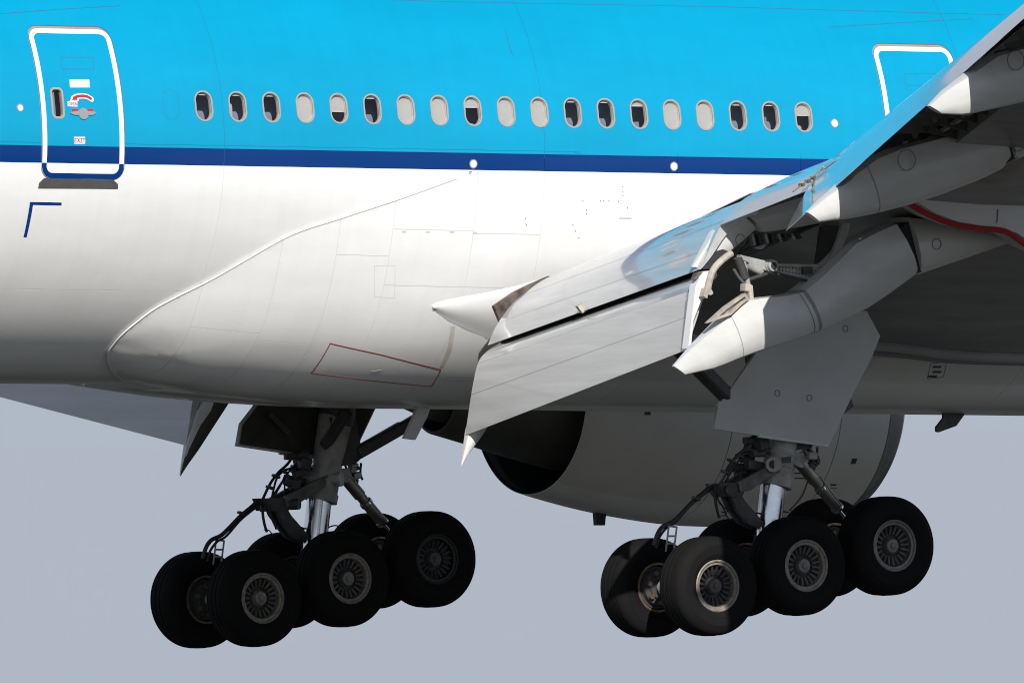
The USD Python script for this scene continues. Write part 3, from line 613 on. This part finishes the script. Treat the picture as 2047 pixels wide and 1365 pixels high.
put(lk, 'curved_track', tube([P_(375, 575), P_(310, 620), (P_(245, 680)), P_(200, 745), P_(175, 820), P_(160, 900), P_(160, 940)], [.046]*36+[.04], 10), 'cream')
put(lk, 'curved_track', tube([P_(345, 600), P_(275, 670), P_(225, 740), P_(205, 790)], .02, 8), 'soot')
put(lk, 'track_foot', plate(Z([(120, 890), (175, 905), (190, 940), (170, 955), (140, 950), (135, 985), (100, 965)]), YL, .1), 'cream')
put(lk, 'flap_end_rib', plate(Z([(20, 880), (60, 790), (100, 740), (150, 735), (160, 770), (130, 840), (80, 980), (0, 1190), (-22, 1440), (-48, 1440)]), -9.2, .14), 'white')
put(lk, 'flap_end_rib', plate([(1384, 560), (1390, 546), (1400, 543), (1398, 552)], -9.2, .1), 'soot')
put(lk, 'cutout_shade', plate(Z([(95, 690), (130, 640), (200, 570), (290, 540), (345, 560), (350, 580), (270, 620), (180, 715), (110, 720)]), -9.1, .05), 'dark')  # dark plate painted in as the shade of the flap end opening
lg = put(lk, 'side_frame', plate(Z([(420, 600), (520, 470), (620, 390), (850, 370), (1150, 300), (1160, 325), (900, 400), (700, 500), (640, 535), (450, 590)]), YL+.5, .05), 'struct')
for x in (540, 600, 660, 720, 780, 840, 900, 960):
    put(lk, 'stiffener', plate(Z([(x, 400), (x+18, 396), (x+42, 500-(x-540)*.15), (x+20, 510-(x-540)*.15)]), YL+.44, .08), 'link' if x % 120 == 60 else 'geardk')
put(lk, 'lower_cap', tube([P_(430, 610, YL+.42), P_(560, 525, YL+.42), P_(650, 520, YL+.42), P_(900, 420, YL+.42), P_(1160, 310, YL+.42)], .022, 8), 'geardk')
put(lk, 'fork_fitting', plate(Z([(560, 525), (640, 505), (690, 490), (650, 535), (620, 540)]), YL+.36, .06), 'link')
put(lk, 'rear_panel', plate(Z([(1180, 330), (1370, 300), (1240, 650), (1130, 670)]), YL+.8, .04), 'struct')
fo = Polygon([(at(x, y, Y=-9.6)[0], at(x, y, Y=-9.6)[2]) for x, y in Z([(135, 1210), (300, 1060), (478, 938), (512, 995), (450, 1040), (350, 1135)])])
put(lk, 'opening_frame', slab(fo.difference(fo.buffer(-.035)), -9.62, .08), 'cream')
put(lk, 'opening_liner', slab(fo.buffer(-.03), -9.57, .03), 'reveal')
for k in range(5):
    t = k/5.; p0, p1 = P_(220+k*50, 1150-k*40, -9.6), P_(262+k*50, 1118-k*42, -9.6); put(lk, 'liner_strip', rod(p0, p1, .012, sides=6), 'soot')
# hardware in the notch between flaperon and outboard flap
nt = group(AIR, 'notch_hardware', 'brackets glinting in the notch between flaperon and outboard flap')
nz = lambda x, y, Y=-11.18: at(1500+x*.293, y*.293, Y=Y)
put(nt, 'bracket', tube([nz(610, 1075), nz(500, 1140), nz(420, 1210), nz(340, 1270), nz(290, 1310)], .010, 6), 'brake')
put(nt, 'bracket', tube([nz(500, 1135), nz(470, 1230), nz(445, 1330)], .010, 6), 'cream')
for x, y in ((350, 1262), (392, 1238), (428, 1215), (455, 1212)): put(nt, 'roller', stepped(nz(x, y)+[0, -.05, 0], nz(x, y)+[0, .05, 0], [(0, .022), (1, .022)], 10), 'brake')

# --- port engine, seen beneath the body
eng = group(AIR, 'engine', 'large grey turbofan nacelle hanging under the far wing')
EY, EZ = 9.6, -2.86
O = (0, EY, EZ)
rev = lambda prof: revolve(prof, 'x', O, 96)
out = [(6.31, 1.44), (6.7, 1.535), (7.2, 1.64), (7.9, 1.755), (8.6, 1.835), (9.2, 1.865), (9.9, 1.865), (10.5, 1.84), (11.0, 1.79), (11.4, 1.70)]
def cut_prof(x0, x1):
    X_, R_ = zip(*out); xs = np.linspace(x0, x1, 10); from scipy.interpolate import PchipInterpolator as PI
    return [(x, float(PI(X_, R_)(x))) for x in xs]
def cowl(x0, x1, depth=.008):
    p = cut_prof(x0+.006, x1-.006); return rev([(p[0][0], p[0][1]-depth)]+p+[(p[-1][0], p[-1][1]-depth)])
put(eng, 'thrust_reverser_cowl', cowl(6.31, 8.55), 'nacelle', 40); put(eng, 'fan_cowl', cowl(8.55, 10.35), 'nacelle', 40); put(eng, 'inlet_cowl', cowl(10.35, 11.25), 'nacelle', 40)
put(eng, 'cowl_liner', rev([(6.35, 1.40), (7.9, 1.71), (9.3, 1.82), (11.2, 1.70)]), 'joint', 40)
put(eng, 'inlet_lip', rev(cut_prof(11.256, 11.4)+[(11.52, 1.66), (11.60, 1.58), (11.58, 1.50), (11.45, 1.44), (11.2, 1.40)]), 'lip', 60)
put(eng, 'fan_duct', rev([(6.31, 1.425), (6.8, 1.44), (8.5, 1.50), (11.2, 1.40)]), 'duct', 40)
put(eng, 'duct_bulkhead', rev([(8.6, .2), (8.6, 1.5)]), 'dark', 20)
put(eng, 'core_cowl', rev([(8.6, 1.2), (7.4, 1.16), (6.7, 1.08), (6.0, .93), (5.3, .75), (4.75, .62), (4.72, .57)]), 'core', 50)
put(eng, 'exhaust_plug', rev([(5.2, .5), (4.7, .42), (4.2, .25), (3.9, .08), (3.88, .01)]), 'core', 50)
ct = [(EY+0, 0)]
put(eng, 'pylon', loft([[(12.2, EY-.25, -1.2), (12.2, EY+.25, -1.2), (9.6, EY+.25, -.8), (9.6, EY-.25, -.8)], [(6.2, EY-.3, -1.9), (6.2, EY+.3, -1.9), (2.5, EY+.2, -1.05), (2.5, EY-.2, -1.05)]]), 'nacelle')
def on_nac(px, py):
    q = at(px, py, Y=EY-1.75); return q
def nac_mark(px, py, w, h, mat='mark', name='cowl_placard', lines=0):
    q = at(px, py, Y=EY-1.5); x, z = q[0], q[2]
    rr = float(np.interp(x, *zip(*out))); y = EY-math.sqrt(max(rr*rr-(z-EZ)**2, .01)); q = at(px, py, Y=y); x, z = q[0], q[2]
    rr = float(np.interp(x, *zip(*out))); y0 = EY-math.sqrt(max(rr*rr-(z-EZ)**2, .01))
    n = np.array([0, y0-EY, z-EZ]); n /= np.linalg.norm(n); t = np.array([1., 0, 0]); b = np.cross(n, t); c = np.array([x, y0, z])+n*.008
    V = [c+t*i*w/2+b*j*h/2 for i, j in ((-1, -1), (1, -1), (1, 1), (-1, 1))]
    put(eng, name, trimesh.Trimesh(V, [[0, 1, 2], [0, 2, 3]], process=False), mat, False)
nac_mark(1706, 921, .09, .09); nac_mark(1666, 968, .10, .03); nac_mark(1666, 975, .12, .012); nac_mark(1330, 816, .55, .035); nac_mark(1296, 822, .10, .10); nac_mark(1598, 945, .18, .02); nac_mark(1598, 955, .18, .02)
q = at(1199, 1044, Y=EY)
put(eng, 'drain_mast', loft([[(q[0]-.09, EY-.05, EZ-1.6), (q[0]+.09, EY-.05, EZ-1.6), (q[0]+.09, EY+.05, EZ-1.6), (q[0]-.09, EY+.05, EZ-1.6)], [(q[0]-.08, EY-.04, q[2]-.04), (q[0]+.06, EY-.04, q[2]-.04), (q[0]+.06, EY+.04, q[2]-.04), (q[0]-.08, EY+.04, q[2]-.04)]]), 'dark')

# --- belly: keel plates, drain mast, antenna blade
put(AIR, 'drain_mast', plate([(838, 792), (865, 792), (852, 832), (828, 879), (806, 876), (826, 832)], -.2, .07), 'fair')
put(AIR, 'blade_antenna', plate([(1884, 806), (1920, 806), (1926, 829), (1910, 851), (1875, 864), (1871, 862), (1871, 853), (1885, 835)], -.3, .05), 'sill')
put(AIR, 'belly_light', stepped(at(166, 764, Y=-.2), at(166, 772, Y=-.2), [(0, .03), (.8, .03), (1, .012)], 12), 'lens')
for k, (x0, x1, y0, y1) in enumerate(((255, 360, 764, 776), (360, 545, 778, 796), (545, 840, 792, 802))):
    a0, a1 = at(x0, y0, Y=-.6), at(x1, y1, Y=-.6)
    put(AIR, 'keel_panel', loft([[(a0[0], -.9, a0[2]+.03), (a1[0], -.9, a1[2]+.03), (a1[0], .9, a1[2]+.03), (a0[0], .9, a0[2]+.03)], [(a0[0], -.85, a0[2]), (a1[0], -.85, a1[2]), (a1[0], .85, a1[2]), (a0[0], .85, a0[2])]]), 'fair')
bm = [on_fair(x, y) for x, y in ((1862, 728), (1890, 724), (1884, 752), (1856, 755))]
bp = Polygon(bm).buffer(.02)
p = put(AIR, 'service_panel', skin(bp.difference(bp.buffer(-.008)), fairing, ds=.06, depth=.003, lift=.004), 'joint')
for (x, y) in ((1873, 733), (1873, 743), (1864, 752)):
    put(p, 'stencil', skin(rrect(*on_fair(x, y), .14, .035, .005), fairing, ds=.05, depth=.002, lift=.005), 'mark')

# --- main landing gear
def wheel(P, t, tilt, dirn, tone):
    """one wheel about its axle centre P; dirn = side its outer face looks to"""
    w = group(AIR, 'wheel')
    pr = [(-.20, .30), (-.215, .335), (-.235, .36), (-.258, .415), (-.264, .42), (-.264, .43), (-.262, .435), (-.272, .49), (-.271, .525), (-.275, .53), (-.268, .538), (-.266, .55), (-.245, .60), (-.215, .632), (-.185, .647)]
    tread = []
    for a in (-.15, -.052, .052, .15): tread += [(a-.012, .6605-.07*a*a*4), (a-.010, .648), (a+.010, .648), (a+.012, .6605-.07*a*a*4)]
    prof = pr+tread+[(-y, r) for y, r in pr[::-1]]
    o = tuple(P)
    put(w, 'tyre', revolve(prof, 'y', o, 72), 'tyre', 35)
    d = dirn
    rimm = 'rim' if tone else 'hub'
    put(w, 'rim', revolve([(d*.185, .352), (d*.222, .350), (d*.230, .332), (d*.226, .318), (d*.208, .312), (d*.205, .280), (d*.195, .274), (d*.11, .268)], 'y', o, 56), rimm if tone != 2 else 'rimdk', 30)
    put(w, 'wheel_disc', revolve([(d*.12, .272), (d*.105, .20), (d*.10, .12), (d*.10, .001)], 'y', o, 40), 'rimdk', 40)
    fins = []
    ph = RNG.random()*.3
    for k in range(20):
        a = k*2*np.pi/20+ph; c, s = math.cos(a), math.sin(a)
        p0, p1 = np.array([c*.155, d*.13, s*.155]), np.array([c*.262, d*.165, s*.262])
        fins.append(beam(P+p0, P+p1, 0.018, .030))
    put(w, 'wheel_spokes', fins, 'fin' if tone not in (2, 4) else 'hose', 30, kind='stuff')
    put(w, 'hub_cap', revolve([(d*.10, .112), (d*.155, .105), (d*.180, .088), (d*.185, .04), (d*.20, .036), (d*.202, .001)], 'y', o, 32), ('rim' if tone == 3 else 'fin' if tone in (2, 4) else 'hub'), 35)
    put(w, 'brake', revolve([(-d*.10, .05), (-d*.10, .28), (-d*.20, .28), (-d*.20, .25), (-d*.27, .24), (-d*.27, .17), (-d*.30, .16), (-d*.30, .05)], 'y', o, 36), 'geardk', 30)
    put(w, 'brake_ring', revolve([(-d*.185, .335), (-d*.228, .330), (-d*.230, .300), (-d*.205, .295), (-d*.12, .29)], 'y', o, 48), 'brake', 30)
    pist = []
    for k in range(7):
        a = k*2*np.pi/7+.2; q = P+np.array([math.cos(a)*.2, 0, math.sin(a)*.2]); pist.append(rod(q+[0, -d*.26, 0], q+[0, -d*.32, 0], .035, sides=12))
    put(w, 'brake_piston', pist, 'brake', 30, kind='stuff')
GY, GZ, TILT = 5.485, -5.573, .1894
ct_, st_ = math.cos(TILT), math.sin(TILT)
def gear(side):
    near = side < 0
    mk = (lambda m_: m_) if near else mirror          # modelled on the starboard side, mirrored to port
    g_ = group(AIR, 'main_landing_gear', 'starboard main gear leg behind its grey door' if near else 'shaded port main gear leg seen beneath the belly')
    C = np.array([0, -GY, GZ])
    def G(px, py, off=0.): return at(px, py, Y=-GY+off)
    def add(name, mesh, mat, sm=30, **k): return put(g_, name, mk(mesh), mat, sm, **k)
    L = lambda x, y, z: C+np.array([x, y, z])
    T = lambda k, y, z=0.: C+np.array([k*ct_-z*st_, y, k*st_+z*ct_])
    add('truck_beam', [tube([T(-1.62, 0), T(-.5, 0), T(0, 0, .02), T(.5, 0), T(1.62, 0)], [.13]*6+[.15]*6+[.19]*6+[.15]*6+[.13], 16), rod(T(0, -.2), T(0, .2), .2)], 'gear')
    for k in (-1.45, 0, 1.45): add('axle', stepped(T(k, -.85), T(k, .85), [(0, .07), (.3, .08), (.3, .11), (.7, .11), (.7, .08), (1, .07)]), 'gear')
    for k in (-1.45, 0, 1.45): add('brake_rod', rod(T(k, -.3, -.2), T(k*.35, -.2, -.25), .025), 'geardk')
    pb, pt = G(1541, 1062), G(1547, 962)
    add('piston', stepped(L(-.03, 0, .1), pt, [(0, .17), (1, .17)], 36), 'chrome', 40)
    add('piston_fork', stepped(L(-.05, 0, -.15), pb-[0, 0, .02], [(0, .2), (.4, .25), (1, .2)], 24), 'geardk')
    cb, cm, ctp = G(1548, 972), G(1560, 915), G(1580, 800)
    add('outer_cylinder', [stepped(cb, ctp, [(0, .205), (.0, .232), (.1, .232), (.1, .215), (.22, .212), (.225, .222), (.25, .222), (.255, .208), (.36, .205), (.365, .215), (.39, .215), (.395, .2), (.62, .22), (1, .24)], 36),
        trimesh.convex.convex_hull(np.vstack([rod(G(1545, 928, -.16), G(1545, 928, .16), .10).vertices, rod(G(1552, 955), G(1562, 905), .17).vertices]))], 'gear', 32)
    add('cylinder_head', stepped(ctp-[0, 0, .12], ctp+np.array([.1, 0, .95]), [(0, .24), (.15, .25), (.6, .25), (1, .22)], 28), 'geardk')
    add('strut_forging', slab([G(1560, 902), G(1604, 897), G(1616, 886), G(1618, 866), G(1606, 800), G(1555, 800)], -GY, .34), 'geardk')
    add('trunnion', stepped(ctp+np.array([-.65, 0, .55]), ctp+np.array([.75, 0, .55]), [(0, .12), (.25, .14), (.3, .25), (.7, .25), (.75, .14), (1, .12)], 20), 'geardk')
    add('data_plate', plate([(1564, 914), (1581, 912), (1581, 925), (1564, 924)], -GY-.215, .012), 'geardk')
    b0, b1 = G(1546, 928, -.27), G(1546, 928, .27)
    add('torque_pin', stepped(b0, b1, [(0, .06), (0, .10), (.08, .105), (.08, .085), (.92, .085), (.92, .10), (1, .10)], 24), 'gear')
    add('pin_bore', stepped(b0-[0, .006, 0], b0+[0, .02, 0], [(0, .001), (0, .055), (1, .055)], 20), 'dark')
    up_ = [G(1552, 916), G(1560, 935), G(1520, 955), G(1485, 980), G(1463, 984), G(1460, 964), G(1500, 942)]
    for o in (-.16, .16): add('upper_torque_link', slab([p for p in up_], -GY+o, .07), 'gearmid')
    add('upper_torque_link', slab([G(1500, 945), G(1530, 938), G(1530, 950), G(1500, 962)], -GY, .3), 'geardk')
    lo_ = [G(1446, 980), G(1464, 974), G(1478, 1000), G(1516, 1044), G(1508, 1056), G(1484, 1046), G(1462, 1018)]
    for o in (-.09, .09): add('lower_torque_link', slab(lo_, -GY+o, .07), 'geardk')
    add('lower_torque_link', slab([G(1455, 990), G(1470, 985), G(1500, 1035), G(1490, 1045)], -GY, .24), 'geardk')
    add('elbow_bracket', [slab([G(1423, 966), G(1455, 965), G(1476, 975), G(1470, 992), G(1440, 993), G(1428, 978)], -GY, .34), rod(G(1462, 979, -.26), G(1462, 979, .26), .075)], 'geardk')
    # truck positioner
    a0, a1 = G(1597, 922), G(1676, 1018)
    ps = add('truck_positioner', stepped(a0, a1, [(0, .06), (.02, .085), (.40, .085), (.41, .07), (.52, .07), (.525, .088), (.60, .088), (.605, .078), (.93, .078), (.935, .085), (.99, .085), (1., .03)], 28), 'steel')
    add('positioner_rod', rod(a1, G(1689, 1034), .022), 'chrome')
    add('positioner_rod', rod(G(1640, 953, -.1), G(1682, 1010, -.1), .012), 'steel')
    add('positioner_band', stepped(a0*.46+a1*.54, a0*.42+a1*.58, [(0, .092), (1, .092)], 24), 'chrome')
    add('positioner_band', stepped(a0*.03+a1*.97, a0*.0+a1*1., [(0, .088), (1, .088)], 24), 'chrome')
    add('positioner_lug', slab([G(1575, 905), G(1600, 905), G(1610, 930), G(1595, 935), G(1575, 925)], -GY, .16), 'gear')
    rg = np.random.default_rng(3)
    for k in range(9):
        x, y = 1603+rg.random()*28, 900+rg.random()*36
        q = G(x, y, rg.uniform(-.15, .1)); s_ = rg.uniform(.03, .06)
        add('valve_block', beam(q-[s_, 0, 0], q+[s_, rg.uniform(-.03, .03), rg.uniform(-.03, .05)], s_*1.5, s_*1.6), ('gear', 'geardk', 'steel')[k % 3])
    for k, pts in enumerate((([1612, 880], [1622, 905], [1634, 915], [1632, 932]), ([1600, 876], [1606, 890], [1616, 897], [1626, 905]), ([1634, 893], [1633, 915], [1637, 928]))):
        add('hydraulic_pipe', tube([G(*q, -.12+.05*k) for q in pts], .016, 6), 'hose')
    for k, (x, y, a_, b_) in enumerate(((1503, 893, .09, .16), (1515, 905, .13, .10), (1494, 918, .12, .09), (1508, 928, .16, .12), (1482, 938, .08, .14), (1520, 888, .10, .2), (1470, 930, .05, .1), (1500, 880, .12, .08))):
        q = G(x, y, (-1)**k*.07); add('valve_block', beam(q-[a_*.8, 0, 0], q+[a_*.8, .02, .04*(k % 3-1)], b_, b_*1.1), 'geardk')
    # hoses and harness behind the leg
    hs = [([(1508, 868), (1490, 895), (1472, 912), (1455, 935), (1440, 966)], .02), ([(1515, 870), (1500, 900), (1480, 908), (1463, 925), (1452, 968)], .016), ([(1522, 872), (1515, 905), (1490, 905), (1470, 930), (1446, 968)], .014),
          ([(1478, 917), (1470, 935), (1468, 955), (1460, 966)], .012), ([(1465, 918), (1458, 935), (1447, 955), (1441, 968)], .014), ([(1540, 905), (1515, 905), (1490, 906), (1472, 915), (1463, 922)], .018),
          ([(1481, 945), (1479, 985), (1480, 1030)], .018), ([(1428, 978), (1430, 1000), (1433, 1018), (1438, 1035)], .02), ([(1431, 985), (1436, 1000), (1446, 1014), (1452, 1030)], .012),
          ([(1546, 1036), (1552, 1027), (1560, 1023), (1568, 1022), (1576, 1024)], .010), ([(1490, 1028), (1503, 1026), (1520, 1026), (1530, 1035), (1540, 1038)], .012), ([(1485, 1022), (1498, 1034), (1515, 1040), (1536, 1036)], .010),
          ([(1423, 969), (1404, 986), (1385, 1002), (1362, 1026), (1345, 1042), (1325, 1052), (1314, 1068), (1308, 1090)], .03), ([(1425, 974), (1400, 993), (1378, 1012), (1350, 1044), (1332, 1055), (1318, 1074), (1312, 1095)], .018),
          ([(1442, 1022), (1450, 1024), (1455, 1018), (1446, 1014)], .008), ([(1442, 1030), (1452, 1031), (1458, 1038)], .008)]
    for k, (pts, r) in enumerate(hs): add('brake_hose' if k > 10 else 'hydraulic_hose', tube([G(x, y, -.05+.03*(k % 5)) for x, y in pts], r, 7), 'hose')
    for q in ((1391, 997), (1478, 912), (1461, 921), (1449, 944)): add('hose_clamp', beam(G(q[0]-5, q[1]-3, -.02), G(q[0]+6, q[1]+2, -.02), .09, .035), 'geardk')
    if near: add('wire_harness', tube([G(*q, .1) for q in ((1617, 955), (1606, 985), (1594, 1003), (1578, 1020))], .012, 6), 'redwire')
    # hose guide frame on the rear axle
    for a, b in (((1337, 1050), (1331, 1102)), ((1353, 1052), (1347, 1100)), ((1335, 1071), (1351, 1071)), ((1333, 1086), (1349, 1086)), ((1337, 1051), (1353, 1053))):
        add('hose_guide', rod(G(*a, .0), G(*b, .0), .013, sides=8), 'link')
    add('hose_guide', rod(G(1348, 1095), T(-1.45, 0, .15), .02, sides=8), 'geardk')
    # strut door
    dY = -GY-.29
    dp = [(1425, 857), (1433, 811), (1457, 780), (1520, 690), (1590, 610), (1730, 622), (1757, 672), (1740, 715), (1706, 780), (1654, 891), (1620, 886), (1510, 870)]
    if near: dr = put(AIR, 'gear_door', plate(dp, dY, .06), 'door', label='flat grey door fixed outboard of the near gear leg')
    else: dr = put(AIR, 'gear_door', mirror(plate(dp, dY, .06)), 'door')
    put(dr, 'door_liner', mk(slab(Polygon([at(*q, Y=dY)[[0, 2]] for q in dp]).buffer(-.03), dY+.04, .03)), 'primer')
    put(dr, 'door_edge', mk(plate([(1516, 868), (1655, 889), (1654, 893), (1516, 874)], dY-.02, .04)), 'fair')
    for q in ((1554, 786), (1618, 795), (1690, 657)):
        cpt = at(*q, Y=dY-.032); put(dr, 'door_fastener', mk(slab(Point(cpt[0], cpt[2]).buffer(.045).difference(Point(cpt[0], cpt[2]).buffer(.036)), dY-.032, .006)), 'joint')
    # braces
    add('drag_brace', [beam(G(1606, 874, .1), G(1672, 822, .25), .2, .17), beam(G(1672, 822, .25), G(1694 if near else 1722, 805 if near else 783, .35), .16, .14)], 'geardk')
    add('door_link', beam(G(1505, 832, -.12), G(1470, 790, -.15), .05, .08), 'geardk')
    add('lock_link', beam(G(1540, 860, .1), G(1520, 790, .5), .12, .14), 'geardk')
    sg = -1 if near else 1
    tone = {(-1, -1): 4, (-1, 0): 1, (-1, 1): 0} if near else {(-1, -1): 3, (-1, 0): 1, (-1, 1): 2}
    for k in (-1, 0, 1):
        for o in (-.7, .7):
            P = np.array([k*1.45*ct_, sg*GY+o, GZ+k*1.45*st_])
            wheel(P, 0, TILT, -1 if o < 0 else 1, tone.get((-1, k), 0) if o < 0 else 0)
gear(-1); gear(1)
# dark brace between the flap fairing and the gear door
put(AIR, 'gear_brace', beam(at(1352, 690, Y=-6.6), at(1462, 800, Y=-5.6), .18, .2), 'geardk')
